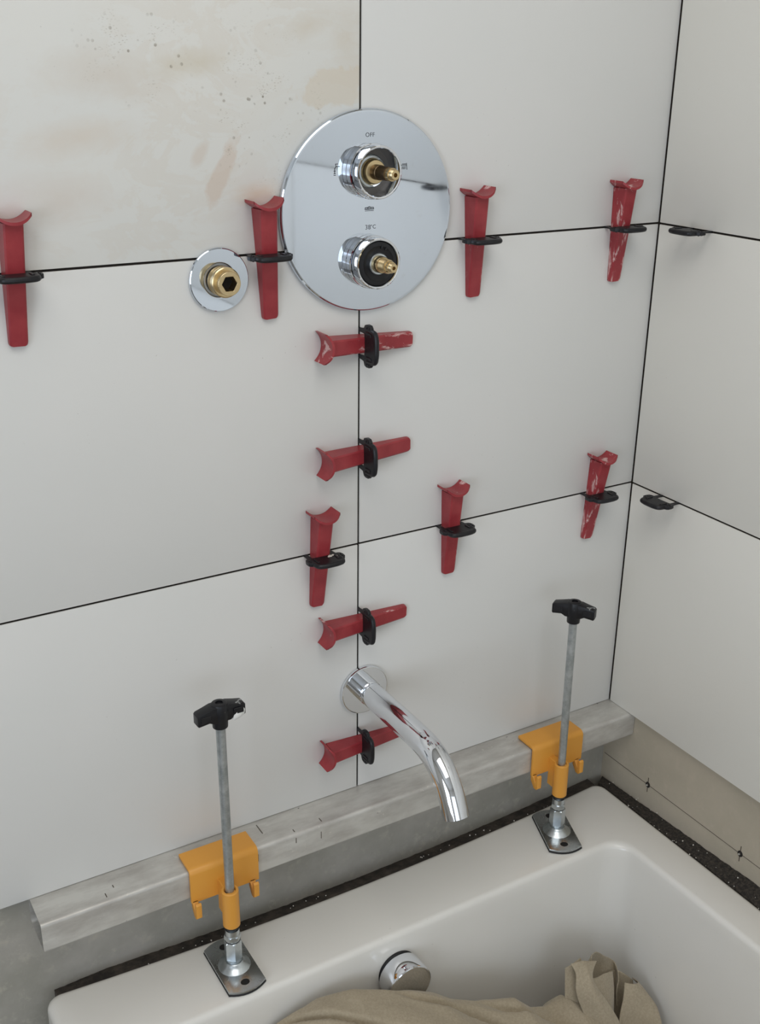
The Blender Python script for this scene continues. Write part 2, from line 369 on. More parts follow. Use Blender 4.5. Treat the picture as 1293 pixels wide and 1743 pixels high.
# ================================================================== BATH
ZR = -.415
bath = empty('bathtub', (0, -.85, ZF)); tag(bath, 'large white acrylic bathtub with a wide flat rim set against both walls', 'bathtub')
def rrect(x0, x1, y0, y1, r, z, n=10):
    P = []
    for cx, cy, a0 in ((x1-r, y1-r, 0), (x0+r, y1-r, 90), (x0+r, y0+r, 180), (x1-r, y0+r, 270)):
        for k in range(n+1):
            a = R(a0+90*k/n); P.append((cx+r*math.cos(a), cy+r*math.sin(a), z))
    # finer long sides
    Q = []
    for i, p in enumerate(P):
        q = P[(i+1) % len(P)]; L = math.dist(p, q); k = 14 if i % (n+1) == n else 1
        for j in range(k): t = j/k; Q.append(tuple(p[a]+(q[a]-p[a])*t for a in range(3)))
    return Q
bm = bmesh.new(); loops = []
ox0, ox1, oy0, oy1 = -.3665, .3610, -1.72, -.008
for ins, z in ((0, ZF+.0005), (0, ZR-.008), (.0006, ZR-.005), (.0023, ZR-.0023), (.005, ZR-.0006), (.008, ZR)):
    loops.append(rrect(ox0+ins, ox1-ins, oy0+ins, oy1-ins, .016-ins*.6, z))
ix0, ix1, iy0, iy1 = -.313, .3105, -1.60, -.1055
for ins, dz in ((.0005, 0), (.0030, .0005), (.0050, .0018), (.0065, .0038), (.0073, .0066), (.0080, .018), (.020, .20), (.028, .31), (.04, .355), (.065, .385), (.11, .402), (.2, .405)):
    loops.append(rrect(ix0+ins, ix1-ins, iy0+ins, iy1-ins, .024+ins*.5, ZR-dz))
vl = []
for lp in loops:
    vs = []
    for (x, y, z) in lp:
        if y > -.03 and len(vl) < 6: y -= .015*max(0, 1-((x-.0)/.36)**2)      # the rear edge bows in slightly
        if x > .3: x += .006*max(0, min(1, (-.1-y)/.25)) if len(vl) >= 6 else 0
        vs.append(bm.verts.new((x, y+.85, z-ZF)))
    vl.append(vs)
for a, b in zip(vl, vl[1:]):
    k = len(a)
    for i in range(k): bm.faces.new((a[i], a[(i+1) % k], b[(i+1) % k], b[i]))
bm.faces.new(vl[-1]); bm.faces.new(vl[0][::-1])
obj('tub_shell', bm, M['bath'], bath, angle=60)
# overflow knob on the inner end wall
ov = empty('overflow_knob', (-.0145, .85-.1150, -.462-ZF)); ov.parent = bath
bm = bmesh.new(); lathe(bm, [(.0225, -.003), (.0225, .0045), (.0255, .0050), (.0262, .0060), (.0262, .0265), (.0258, .0278), (.0248, .0284), (.0240, .0283), (.0236, .0279), (.0233, .0279), (.0228, .0279), (0, .0279)], OUT, 64)
obj('knob_cap', bm, M['chrome'], ov)
bm = bmesh.new(); lathe(bm, [(.0238, -.004), (.0238, .0012), (.0234, .0018), (.0226, .0018)], OUT, 48); obj('gasket', bm, M['rubber'], ov)

# ================================================================== SEALANT
def strip(name, path, width, mt, amp, label, seedz):
    """path: list of (point_on_wall_side, point_on_bath_side)"""
    bm = bmesh.new(); rows = []
    n = 260; m_ = 8
    for i in range(n+1):
        t = i/n*(len(path)-1); k = min(int(t), len(path)-2); u = t-k
        A = Vector(path[k][0]).lerp(Vector(path[k+1][0]), u); B = Vector(path[k][1]).lerp(Vector(path[k+1][1]), u)
        row = []
        for j in range(m_+1):
            s = j/m_; p = A.lerp(B, s)
            h = math.sin(s*PI)*width+amp*noise.noise(p*120+Vector((0, 0, seedz)))+amp*.8*noise.noise(p*330+Vector((3, 0, seedz)))
            row.append(bm.verts.new(p+Vector((0, 0, h))))
        base = [bm.verts.new(A+Vector((0, 0, -.012))), bm.verts.new(B+Vector((0, 0, -.012)))]
        rows.append([base[0]]+row+[base[1]])
    for a, b in zip(rows, rows[1:]):
        L = len(a)
        for j in range(L): bm.faces.new((a[j], a[(j+1) % L], b[(j+1) % L], b[j]))
    bm.faces.new(rows[0]); bm.faces.new(rows[-1][::-1])
    o = obj(name, bm, mt, angle=70); return tag(o, label, 'sealant')
pb = []
for i in range(13):
    x = -.352+i*(.357+.352)/12; q_ = max(0, 1-(x/.36)**2); e = -.008-.015*q_
    pb.append(((x, .0088, ZR-.0065-.0150*q_-(.006 if i == 0 else 0)), (x, e+.0006, ZR-.0075-.0060*q_)))
seal1 = strip('sealant_bead', pb, .0002, M['sealant'], .0007, 'dark smooth sealant bead between the bath rim and the grey tap-wall board', 0)
pb = [((.3808, .006, ZR-.009), (.3602, -.010, ZR-.0016)), ((.3808, -.1, ZR-.003), (.3602, -.1, ZR-.0016)), ((.3808, -.28, ZR+.006), (.3606, -.28, ZR-.0018)), ((.3808, -.9, ZR+.007), (.3612, -.9, ZR-.005)), ((.3808, -1.7, ZR+.007), (.3612, -1.7, ZR-.005))]
seal2 = strip('sealant_bead', pb, .0003, M['sealant_grain'], .0010, 'wide granular black sealant bead along the side wall and bath rim', 7)
rnd = random.Random(4); bm = bmesh.new()
for i in range(70):
    if rnd.random() < .6: P = Vector((.3612-rnd.random()*.004, -.02-rnd.random()*.3, ZR+.0004)) if rnd.random() < .5 else Vector((.362+rnd.random()*.014, -.01-rnd.random()*.3, ZR+.0045))
    else: P = Vector((-.3+rnd.random()*.62, -.021+rnd.random()*.006, ZR-.0005))
    s = rnd.choice([.0004, .0006, .0006, .0009]); r = bmesh.ops.create_icosphere(bm, subdivisions=1, radius=s)
    for v in r['verts']: v.co = v.co*(.7+.6*rnd.random())+P
cr = obj('mortar_crumbs', bm, M['crumb'], seal2, smooth=False); tag(cr, kind='stuff')

# ================================================================== ALUMINIUM BAR
bar = empty('aluminium_bar', (0, -.016, -.316)); tag(bar, 'long hollow aluminium box bar held under the lowest tiles by two orange brackets', 'metal bar')
def rr2(w_, h_, r, n=5):
    P = []
    for cx, cy, a0 in ((w_/2-r, h_/2-r, 0), (-w_/2+r, h_/2-r, 90), (-w_/2+r, -h_/2+r, 180), (w_/2-r, -h_/2+r, 270)):
        for k in range(n+1): a = R(a0+90*k/n); P.append((cx+r*math.cos(a), cy+r*math.sin(a)))
    return P
bm = bmesh.new(); ring_prism(bm, rr2(.0495, .0342, .0042), rr2(.0458, .0305, .003), -.3653, .3803, lambda u, v, d: (d, u, v))
obj('tube', bm, M['alu'], bar)
for i, (x, y0, y1, z) in enumerate(((-.128, -.006, .010, 0), (-.0975, -.0205, -.016, 0), (-.098, -.0215, -.02, 1), (-.0645, -.019, -.013, 0), (-.30, -.018, -.012, 0), (-.29, -.008, -.004, 0), (-.142, 0, 0, 2), (-.068, 0, 0, 2))):
    bm = bmesh.new()
    if z == 2: box(bm, x, x+.0007, -.02495, -.0246, .000, .009)
    elif z == 1: box(bm, x, x+.0009, -.02495, -.0246, .006, .0125)
    else: box(bm, x, x+.0009, y0, y1, .0168, .01735)
    obj('scratch_mark', bm, M['pencil'], bar, smooth=False)

# ================================================================== CLIPS (local: X along the joint, -Y out of the wall, Z across the joint)
def clip_outline():
    half = [(.0, .0332), (.0085, .0330), (.0125, .0316), (.0152, .0285), (.0158, .0245), (.0180, .0238), (.0203, .0215), (.0206, .0165), (.0196, .0130), (.0172, .0118), (.0160, .0090), (.0152, .0040), (.0146, -.008)]
    inner = [(.0112, -.008), (.0110, .0), (.0106, .0100), (.0095, .0124), (.0, .0130)]
    return half, inner
def make_clip(rough=False):
    root = empty('levelling_clip')
    half, inner = clip_outline(); mp = lambda u, v, d: (u, -v, d)
    L = half+inner; bm = bmesh.new()
    # frame built as one loop: left outer, right outer, inner
    outer = [(-x, d) for x, d in half[::-1]]+half[1:]
    inn = inner[:-1]+[inner[-1]]+[(-x, d) for x, d in inner[:-1][::-1]]
    pts = outer+inn
    t = .0019
    # faces: quads between outer and inner chains would be irregular, so triangulate one cap and extrude it
    vs = [bm.verts.new(mp(u, v, -t)) for u, v in pts]; es = [bm.edges.new((vs[i], vs[(i+1) % len(vs)])) for i in range(len(vs))]
    r = bmesh.ops.triangle_fill(bm, use_beauty=True, edges=es); fs = [f for f in r['geom'] if isinstance(f, bmesh.types.BMFace)]
    ex = bmesh.ops.extrude_face_region(bm, geom=fs)
    for v in [q for q in ex['geom'] if isinstance(q, bmesh.types.BMVert)]: v.co.z += 2*t
    for v in bm.verts:                       # legs thin down to slip in the joint
        d = -v.co.y
        if d < .010: v.co.z *= .0009/t
    bmesh.ops.dissolve_limit(bm, angle_limit=R(2), verts=bm.verts[:], edges=bm.edges[:])
    f0 = obj('clip_frame', bm, M['black'], root, angle=30)
    mod = f0.modifiers.new('bevel', 'BEVEL'); mod.width = .0005; mod.segments = 2; mod.limit_method = 'ANGLE'; mod.angle_limit = R(40)
    # thick pressing rim round the front, and two ears with grip ribs
    bm = bmesh.new(); rim = smooth_path([(-.0150, -.0165, 0), (-.0138, -.0285, 0), (-.0085, -.0316, 0), (0, -.0322, 0), (.0085, -.0316, 0), (.0138, -.0285, 0), (.0150, -.0165, 0)], 6)
    tube(bm, rim, .0026, 10)
    for v in bm.verts: v.co.z *= 1.0
    obj('pressing_rim', bm, M['black'], root)
    for s in (-1, 1):
        bm = bmesh.new(); 
        for k in range(2): box(bm, s*.0175-.0008, s*.0175+.0008, -.0218+k*.004, -.0200+k*.004, -.0026, .0026, .0003, 1)
        box(bm, min(s*.0098, s*.0125), max(s*.0098, s*.0125), -.0255, -.0165, -.0027, .0027, .0004, 1)
        obj('grip_rib', bm, M['black'], root)
    return root
G_CLIP = 'black levelling clips in the tile joints'
def place_clip(root, loc, rot, label):
    root.location = loc; root.rotation_euler = rot; tag(root, label, 'tile clip', G_CLIP)
clip0 = make_clip()
H_ = (0, 0, 0); V_ = (0, R(-90), 0)
clips = [
 ((-.3158, 0, .300), H_, 'black clip in the upper tile joint, leftmost one, cut by the photo edge'),
 ((-.0996, 0, .300), H_, 'black clip in the upper tile joint touching the left edge of the round valve plate'),
 ((.1250, 0, .300), H_, 'black clip in the upper tile joint just right of the round valve plate'),
 ((.3112, 0, .300), H_, 'black clip in the upper tile joint on the tap wall nearest the room corner'),
 ((-.0478, 0, 0), H_, 'black clip with a white plaster spot in the lower joint, left of the joint crossing'),
 ((.1104, 0, 0), H_, 'black clip in the lower tile joint, halfway between joint crossing and corner'),
 ((.3094, 0, 0), H_, 'black clip in the lower tile joint on the tap wall nearest the room corner'),
 ((0, 0, .2098), V_, 'black upright clip in the vertical joint right under the round valve plate'),
 ((0, 0, .0985), V_, 'black upright clip in the vertical joint, second below the valve plate'),
 ((0, 0, -.0875), V_, 'black upright clip in the vertical joint just above the chrome spout'),
 ((0, 0, -.2355), V_, 'black upright clip in the vertical joint below the chrome spout, lowest of all'),
 ((X0, -.0625, .300), (0, 0, R(-90)), 'black clip without a wedge in the upper joint of the side wall'),
 ((X0, -.0635, 0), (0, 0, R(-90)), 'black clip without a wedge in the lower joint of the side wall'),
 ((X0, -.425, .300), (0, 0, R(-90)), 'black clip further along the side wall, seen only as a reflection in the valve plate'),
]
for i, (loc, rot, lab) in enumerate(clips):
    c_ = clip0 if i == 0 else copy_tree(clip0)
    place_clip(c_, loc, rot, lab)
    if i in (4,):
        bm = bmesh.new(); 
        for (u, v, r_) in ((.006, .0165, .0022), (.0095, .0155, .0016), (.012, .0185, .0013), (.004, .0175, .0012)):
            q = bmesh.ops.create_icosphere(bm, subdivisions=2, radius=r_)
            for vv in q['verts']: vv.co = Vector((vv.co.x+u, vv.co.y-v, vv.co.z*.4+.0020))
        tag(obj('plaster_spot', bm, M['crumb'], c_), 'white plaster spot')

# ================================================================== WEDGES (local: Z long axis with the head up, X across, -Y out of the wall)
def make_wedge(notch=False):
    root = empty('tile_wedge')
    zt, zh = -.0575, .0405; n_ = 12; bm = bmesh.new(); rings = []
    def sec(z):
        u = (z-zt)/(zh-zt); d = .0042+(.0188-.0042)*u
        wf = .0071+.0004*u; wb = .0078+.0006*u
        return d, wf, wb
    zz = [zt, zt+.0006, zt+.002, zt+.004]+[zt+.004+(zh-zt-.004)*k/10 for k in range(1, 11)]
    for i, z in enumerate(zz):
        d, wf, wb = sec(z); k = [.82, .91, .98, 1][i] if i < 4 else 1
        ch = .0012
        P = [(-wb*k, 0), (-wb*k, min(.0012, d*.3)), (-wf*k-.0002, d-ch*.8), (-wf*k+ch, d), (wf*k-ch, d), (wf*k+.0002, d-ch*.8), (wb*k, min(.0012, d*.3)), (wb*k, 0)]
        zn = z
        ring = []
        for j, (x, y) in enumerate(P):
            z2 = zn
            if i < 3 and abs(x) > .006: z2 += .0003
            ring.append(bm.verts.new((x, -y-.0003, z2)))
        rings.append(ring)
    for a, b in zip(rings, rings[1:]):
        for j in range(8): bm.faces.new((a[j], a[(j+1) % 8], b[(j+1) % 8], b[j]))
    bm.faces.new(rings[0]); bm.faces.new(rings[-1][::-1])
    obj('wedge_body', bm, M['red0'], root, angle=25)
    if notch:
        pass
    # flared striking head: a strip curved like a saddle
    bm = bmesh.new(); cols = []
    for k in range(17):
        s = -1+2*k/16; x = s*.0141; z = .0405+.0066*abs(s)**2.2; row = []
        for (j, (y, t)) in enumerate(((.0006, 0), (.012, 0), (.0200, 0), (.0228, .4), (.0240, 1))):
            yy = y-(.0030*t*abs(s)**6)-(.0016*s*s if j > 1 else 0)
            row.append((x, -yy, z))
        cols.append(row)
    top = [[bm.verts.new((x, y, z+.0013)) for x, y, z in r] for r in cols]; bot = [[bm.verts.new((x, y, z-.0012)) for x, y, z in r] for r in cols]
    for k in range(16):
        for j in range(4):
            bm.faces.new((top[k][j], top[k+1][j], top[k+1][j+1], top[k][j+1])); bm.faces.new((bot[k][j], bot[k][j+1], bot[k+1][j+1], bot[k+1][j]))
        bm.faces.new((top[k][0], bot[k][0], bot[k+1][0], top[k+1][0])); bm.faces.new((top[k][4], top[k+1][4], bot[k+1][4], bot[k][4]))
    for k in (0, 16):
        for j in range(4): bm.faces.new((top[k][j], top[k][j+1], bot[k][j+1], bot[k][j]))
    obj('striking_head', bm, M['red0'], root, angle=40)
    return root
G_W = 'red plastic wedges pushed through the levelling clips'
wedge0 = make_wedge()
def wedge_copy(mt):
    w_ = copy_tree(wedge0)
    if mt != 'red0':
        for ch in [x for x in bpy.data.objects if x.parent == w_]:
            ch.data = ch.data.copy(); ch.data.materials[0] = M[mt]
    return w_
# joint-crossing point, rotation in the wall plane (0 = head up, -90 = head left), material, label
wedges = [
 ((-.3150, .300), 1.5, 'red0', 'red wedge through the leftmost clip of the upper joint, cut by the photo edge'),
 ((-.0972, .300), -3.6, 'red0', 'clean red wedge between the small chrome rosette and the round valve plate'),
 ((.1258, .300), -3.0, 'red1', 'red wedge just right of the round valve plate, faintly streaked'),
 ((.3125, .300), -1.0, 'red2', 'red wedge heavily smeared with plaster, upper joint next to the room corner'),
 ((-.0478, 0), 2.0, 'red0', 'red wedge hanging in the lower joint just left of the joint crossing'),
 ((.1100, 0), -1.5, 'red1', 'red wedge in the lower joint with white specks on its upper half'),
 ((.3105, 0), 3.4, 'red2', 'red wedge with a white streak near its tip, lower joint next to the room corner'),
 ((0, .2100), -87.5, 'red2', 'sideways red wedge with plaster on its head, right under the valve plate'),
 ((0, .0985), -91.0, 'red0', 'sideways red wedge, second one below the valve plate'),
 ((0, -.0885), -88.3, 'red1', 'sideways red wedge just above the chrome spout'),
 ((0, -.2385), -87.5, 'red0', 'lowest sideways red wedge, its tip hidden behind the spout'),
]
for i, ((a, z), ang, mt, lab) in enumerate(wedges):
    w_ = wedge0 if i == 0 else wedge_copy(mt)
    w_.location = (a, 0, z); w_.rotation_euler = (0, R(ang), 0); tag(w_, lab, 'wedge', G_W)

# ================================================================== VALVE PLATE
PX, PZ = .0064, .3305
vp = empty('shower_valve_plate', (PX, 0, PZ)); tag(vp, 'big round chrome shower valve plate with two open control spindles', 'shower valve')
bm = bmesh.new(); lathe(bm, [(.0, .0010), (.0875, .0010), (.0890, .0014), (.0897, .0026), (.0897, .0038), (.0892, .0050), (.0882, .0058), (.0872, .0060), (.0868, .0060), (.0860, .0060), (0, .0060)], OUT, 128)
obj('cover_plate', bm, M['chrome_plate'], vp, angle=25)
bm = bmesh.new(); lathe(bm, [(.086, -.0002), (.086, .0012), (.0, .0012)], OUT, 96); obj('foam_gasket', bm, M['rubber'], vp)
def knob_base(name, dz, kind):
    k = empty(name, (0, -.006, dz)); k.parent = vp
    bm = bmesh.new(); lathe(bm, [(.0200, 0), (.0240, 0), (.0243, .0006), (.0243, .0066), (.0238, .0074), (.0230, .0075), (.0216, .0076), (.0216, .0088), (.0230, .0089), (.0234, .0094), (.0234, .0164), (.0230, .0176), (.0222, .0181), (.0210, .0179), (.0205, .0172), (.0203, .0150), (.0200, 0)], OUT, 80)
    obj('chrome_sleeve', bm, M['chrome'], k, angle=25)
    bm = bmesh.new(); lathe(bm, [(.0218, .0074), (.0218, .0090)], OUT, 60); obj('groove_ring', bm, M['rubber'], k)
    return k
k1 = knob_base('flow_spindle', .0365, 0)
bm = bmesh.new(); lathe(bm, [(.0202, .0003), (.0, .0003)], OUT, 48); obj('recess_floor', bm, M['recess'], k1)
bm = bmesh.new(); lathe(bm, [(.0145, .0002), (.0145, .0030), (.0135, .0042), (.0118, .0046), (.0108, .0040), (.0108, .0020)], OUT, 48); obj('retaining_ring', bm, M['zinc'], k1)
bm = bmesh.new(); lathe(bm, [(.0108, .0003), (.0108, .0095), (.0100, .0108), (.0085, .0112), (0, .0112)], OUT, 48); obj('brass_collar', bm, M['brass'], k1)
bm = bmesh.new(); lathe(bm, [(.0066, .0100), (.0066, .0190), (.0060, .0196), (.0060, .0345), (0, .0345)], OUT, 32); obj('spindle_rod', bm, M['brass_dark'], k1)
def spline_tip(name, d0, d1, r, hole, parent, mt):
    bm = bmesh.new(); n_ = 40
    P = [((r*(1 if i % 2 else .93))*math.cos(2*PI*i/n_), (r*(1 if i % 2 else .93))*math.sin(2*PI*i/n_)) for i in range(n_)]
    Q = [(hole*math.cos(2*PI*i/n_), hole*math.sin(2*PI*i/n_)) for i in range(n_)]
    ring_prism(bm, P, Q, d0, d1, OUT); lathe(bm, [(hole+.0004, d0+.001), (0, d0+.001)], OUT, 20)
    return obj(name, bm, mt, parent, angle=20)
spline_tip('spline_tip', .0340, .0400, .0058, .0018, k1, M['brass'])
bm = bmesh.new(); lathe(bm, [(.0050, .0395), (.0047, .0440), (.0040, .0447), (.0019, .0447), (.0019, .0400)], OUT, 28); obj('spindle_end', bm, M['brass'], k1)
k2 = knob_base('temperature_spindle', -.0435, 1)
bm = bmesh.new(); lathe(bm, [(.0204, .0125), (.0204, .0158), (.0197, .0170), (.0160, .0176), (.0150, .0168), (.0098, .0162), (0, .0162)], OUT, 56); obj('black_disc', bm, M['black'], k2)
for a in (60, 78):
    bm = bmesh.new(); box(bm, .0135, .0168, -.0185, -.0165, -.0006, .0006, .0003, 1); obj('index_rib', bm, M['black'], k2, rot=(0, R(-a), 0))
bm = bmesh.new(); lathe(bm, [(.0098, .0160), (.0098, .0184), (.0092, .0192), (.0078, .0192), (.0074, .0184)], OUT, 40); obj('washer', bm, M['zinc'], k2)
bm = bmesh.new(); lathe(bm, [(.0076, .0160), (.0076, .0245), (.0070, .0258), (0, .0258)], OUT, 40); obj('brass_barrel', bm, M['brass'], k2)
bm = bmesh.new(); prof = [(.0062, .025)]
for i in range(7): prof += [(.0058, .0252+i*.0015), (.0064, .02595+i*.0015)]
prof += [(.0056, .0362), (0, .0362)]; lathe(bm, prof, OUT, 32); obj('threaded_neck', bm, M['brass'], k2, angle=15)
spline_tip('spline_tip', .0360, .0405, .0052, .0016, k2, M['brass'])
bm = bmesh.new(); lathe(bm, [(.0045, .0400), (.0042, .0438), (.0036, .0445), (.0017, .0445), (.0017, .0405)], OUT, 28); obj('spindle_end', bm, M['brass'], k2)
# printed legends
def text_mesh(name, body, size, loc, parent, mt=None):
    cu = bpy.data.curves.new(name, 'FONT'); cu.body = body; cu.size = size; cu.align_x = 'CENTER'; cu.align_y = 'CENTER'; cu.extrude = .00008; cu.space_character = 1.08
    t = bpy.data.objects.new(name, cu); C.objects.link(t)
    dg = bpy.context.evaluated_depsgraph_get(); me = bpy.data.meshes.new_from_object(t.evaluated_get(dg))
    bpy.data.objects.remove(t); bpy.data.curves.remove(cu)
    me.materials.clear(); me.materials.append(mt or M['print'])
    o = bpy.data.objects.new(name, me); C.objects.link(o); o.parent = parent; o.location = loc; o.rotation_euler = (R(90), 0, 0); return o
text_mesh('print_off', 'OFF', .0052, (.0002, -.00606, .0672), vp)
text_mesh('print_temperature', '38', .0058, (-.0014, -.00606, -.0130), vp)
text_mesh('print_temperature', '°C', .0050, (.0042, -.00606, -.0128), vp)
def strokes(name, segs, wd, loc, parent):
    bm = bmesh.new()
    for pl in segs:
        for (x0, z0), (x1, z1) in zip(pl, pl[1:]):
            d = Vector((x1-x0, 0, z1-z0)); L = d.length; d /= L; s = Vector((-d.z, 0, d.x))*wd/2; a = Vector((x0, 0, z0))-d*wd*.4; b = Vector((x1, 0, z1))+d*wd*.4
            lo = [bm.verts.new(q) for q in (a-s, b-s, b+s, a+s)]; hi = [bm.verts.new(q.co+Vector((0, -.00012, 0))) for q in lo]
            bm.faces.new(lo); bm.faces.new(hi[::-1])
            for i in range(4): bm.faces.new((lo[i], lo[(i+1) % 4], hi[(i+1) % 4], hi[i]))
    return obj(name, bm, M['print'], parent, smooth=False, loc=loc)
arc = [(.0022*math.cos(R(a)), .0022*math.sin(R(a))) for a in range(0, 181, 20)]
strokes('emblem', [[(x, z+.0002) for x, z in arc], [(-.0046, 0), (.0046, 0)], [(-.0046, 0), (-.0044, .0016), (-.0022, .0018)], [(.0046, 0), (.0044, .0016), (.0022, .0018)], [(0, 0), (0, .0022)], [(-.0012, 0), (-.0012, .0018)], [(.0012, 0), (.0012, .0018)], [(-.0034, 0), (-.0034, .0014)], [(.0034, 0), (.0034, .0014)], [(-.0044, -.0012), (.0044, -.0012)]], .0005, (0, -.00603, .0030), vp)
strokes('tap_symbol', [[(-.0022, -.0042), (-.0022, .0002), (-.0008, .0018), (.0028, .0018)], [(-.0008, .0018), (-.0014, .0040), (.0010, .0040)], [(-.0030, -.0020), (-.0014, -.0020)], [(-.0030, -.0042), (-.0014, -.0042)], [(-.0030, -.0055), (-.0014, -.0055)]], .0006, (-.0335, -.00603, .0395), vp)
strokes('shower_symbol', [[(-.0026, .0014), (.0026, .0014)], [(-.0018, .0024), (.0018, .0024)], [(.0026, .0030), (.0032, -.0024)], [(-.0016, .0002), (-.0019, -.0020)], [(-.0002, .0002), (-.0004, -.0020)], [(.0012, .0002), (.0010, -.0020)]], .0006, (.0362, -.00603, .0390), vp)

# ================================================================== OUTLET ROSETTE
ro = empty('outlet_rosette', (-.1415, 0, .2812)); tag(ro, 'small round chrome rosette with a stepped brass hex-socket connector', 'shower outlet')
bm = bmesh.new(); lathe(bm, [(.0146, .0004), (.0262, .0004), (.0272, .0012), (.0276, .0022), (.0273, .0032), (.0266, .0038), (.0263, .0038), (.0258, .0038), (.0156, .0038), (.0153, .0038), (.0150, .0037), (.0146, .0033), (.0146, .0004)], OUT, 80); obj('rosette_plate', bm, M['chrome_plate'], ro, angle=25)
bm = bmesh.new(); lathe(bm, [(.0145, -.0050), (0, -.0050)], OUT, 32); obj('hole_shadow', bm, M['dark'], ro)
bm = bmesh.new(); lathe(bm, [(.0122, .0026), (.0126, .0030), (.0126, .0048), (.0122, .0052)], OUT, 48); obj('seal_groove', bm, M['rubber'], ro)
bm = bmesh.new(); prof = [(.0118, -.004), (.0118, .0062), (.0128, .0066), (.0128, .0074)]
for i in range(5): prof += [(.0124, .0078+i*.0012), (.0129, .0084+i*.0012)]
prof += [(.0126, .0142), (.0131, .0148), (.0131, .0176), (.0122, .0182), (.0100, .0182)]
lathe(bm, prof, OUT, 56); obj('brass_body', bm, M['brass'], ro, angle=20)
bm = bmesh.new(); lathe(bm, [(.0101, .0178), (.0096, .0182), (.0096, .0205), (.0101, .0208)], OUT, 40); obj('seal_groove', bm, M['rubber'], ro)
n_ = 48; out = [(.0104*math.cos(2*PI*i/n_), .0104*math.sin(2*PI*i/n_)) for i in range(n_)]; hx = []
for i in range(n_):
    a = 2*PI*i/n_; q = (a % (PI/3))-PI/6; rr_ = .0060/math.cos(q); hx.append((rr_*math.cos(a), rr_*math.sin(a)))
bm = bmesh.new(); ring_prism(bm, out, hx, .0140, .0252, OUT); o = obj('hex_socket', bm, M['brass'], ro, angle=20)
mod = o.modifiers.new('bevel', 'BEVEL'); mod.width = .0004; mod.segments = 2; mod.limit_method = 'ANGLE'
bm = bmesh.new(); lathe(bm, [(.0099, .0145), (0, .0145)], OUT, 32); obj('socket_floor', bm, M['dark'], ro)

# ================================================================== SPOUT
sp = empty('bath_spout', (.0064, 0, -.1705)); tag(sp, 'curved chrome wall spout with a round wall flange, over the bath', 'spout')
bm = bmesh.new(); lathe(bm, [(.0, .0003), (.0279, .0003), (.0284, .0012), (.0284, .0036), (.0279, .0046), (.0272, .0049), (.0269, .0049), (.0264, .0049), (0, .0049)], OUT, 80, ); obj('wall_flange', bm, M['chrome'], sp, angle=25, loc=(0, 0, -.0025))
bm = bmesh.new(); lathe(bm, [(.0137, .001), (.0137, .0175), (.0132, .0181), (.0124, .0182), (.0124, .0192)], OUT, 56); obj('collar', bm, M['chrome'], sp, angle=25)
path = [(0, -.019, 0), (0, -.05, 0), (0, -.085, 0), (0, -.112, -.0003), (0, -.130, -.0018), (0, -.147, -.0075), (0, -.161, -.0175), (0, -.1715, -.0300), (0, -.1785, -.0425), (0, -.1825, -.0510)]
pp = smooth_path(path, 8)
bm = bmesh.new(); tube(bm, [pp[0]+Vector((0, .0004, 0))]+pp, [.0122]+[.0129]+[.0132]*(len(pp)-1), 48, caps=False)
e = pp[-1]; t = (pp[-1]-pp[-2]).normalized()
tube(bm, [e, e+t*.0004, e-t*.0001, e-t*.02], [.0132, .0127, .0118, .0118], 48, caps=False); obj('spout_tube', bm, M['chrome'], sp, angle=40)
bm = bmesh.new(); tube(bm, [e-t*.006, e-t*.005], [.0119, .0119], 32); obj('aerator', bm, M['dark'], sp)

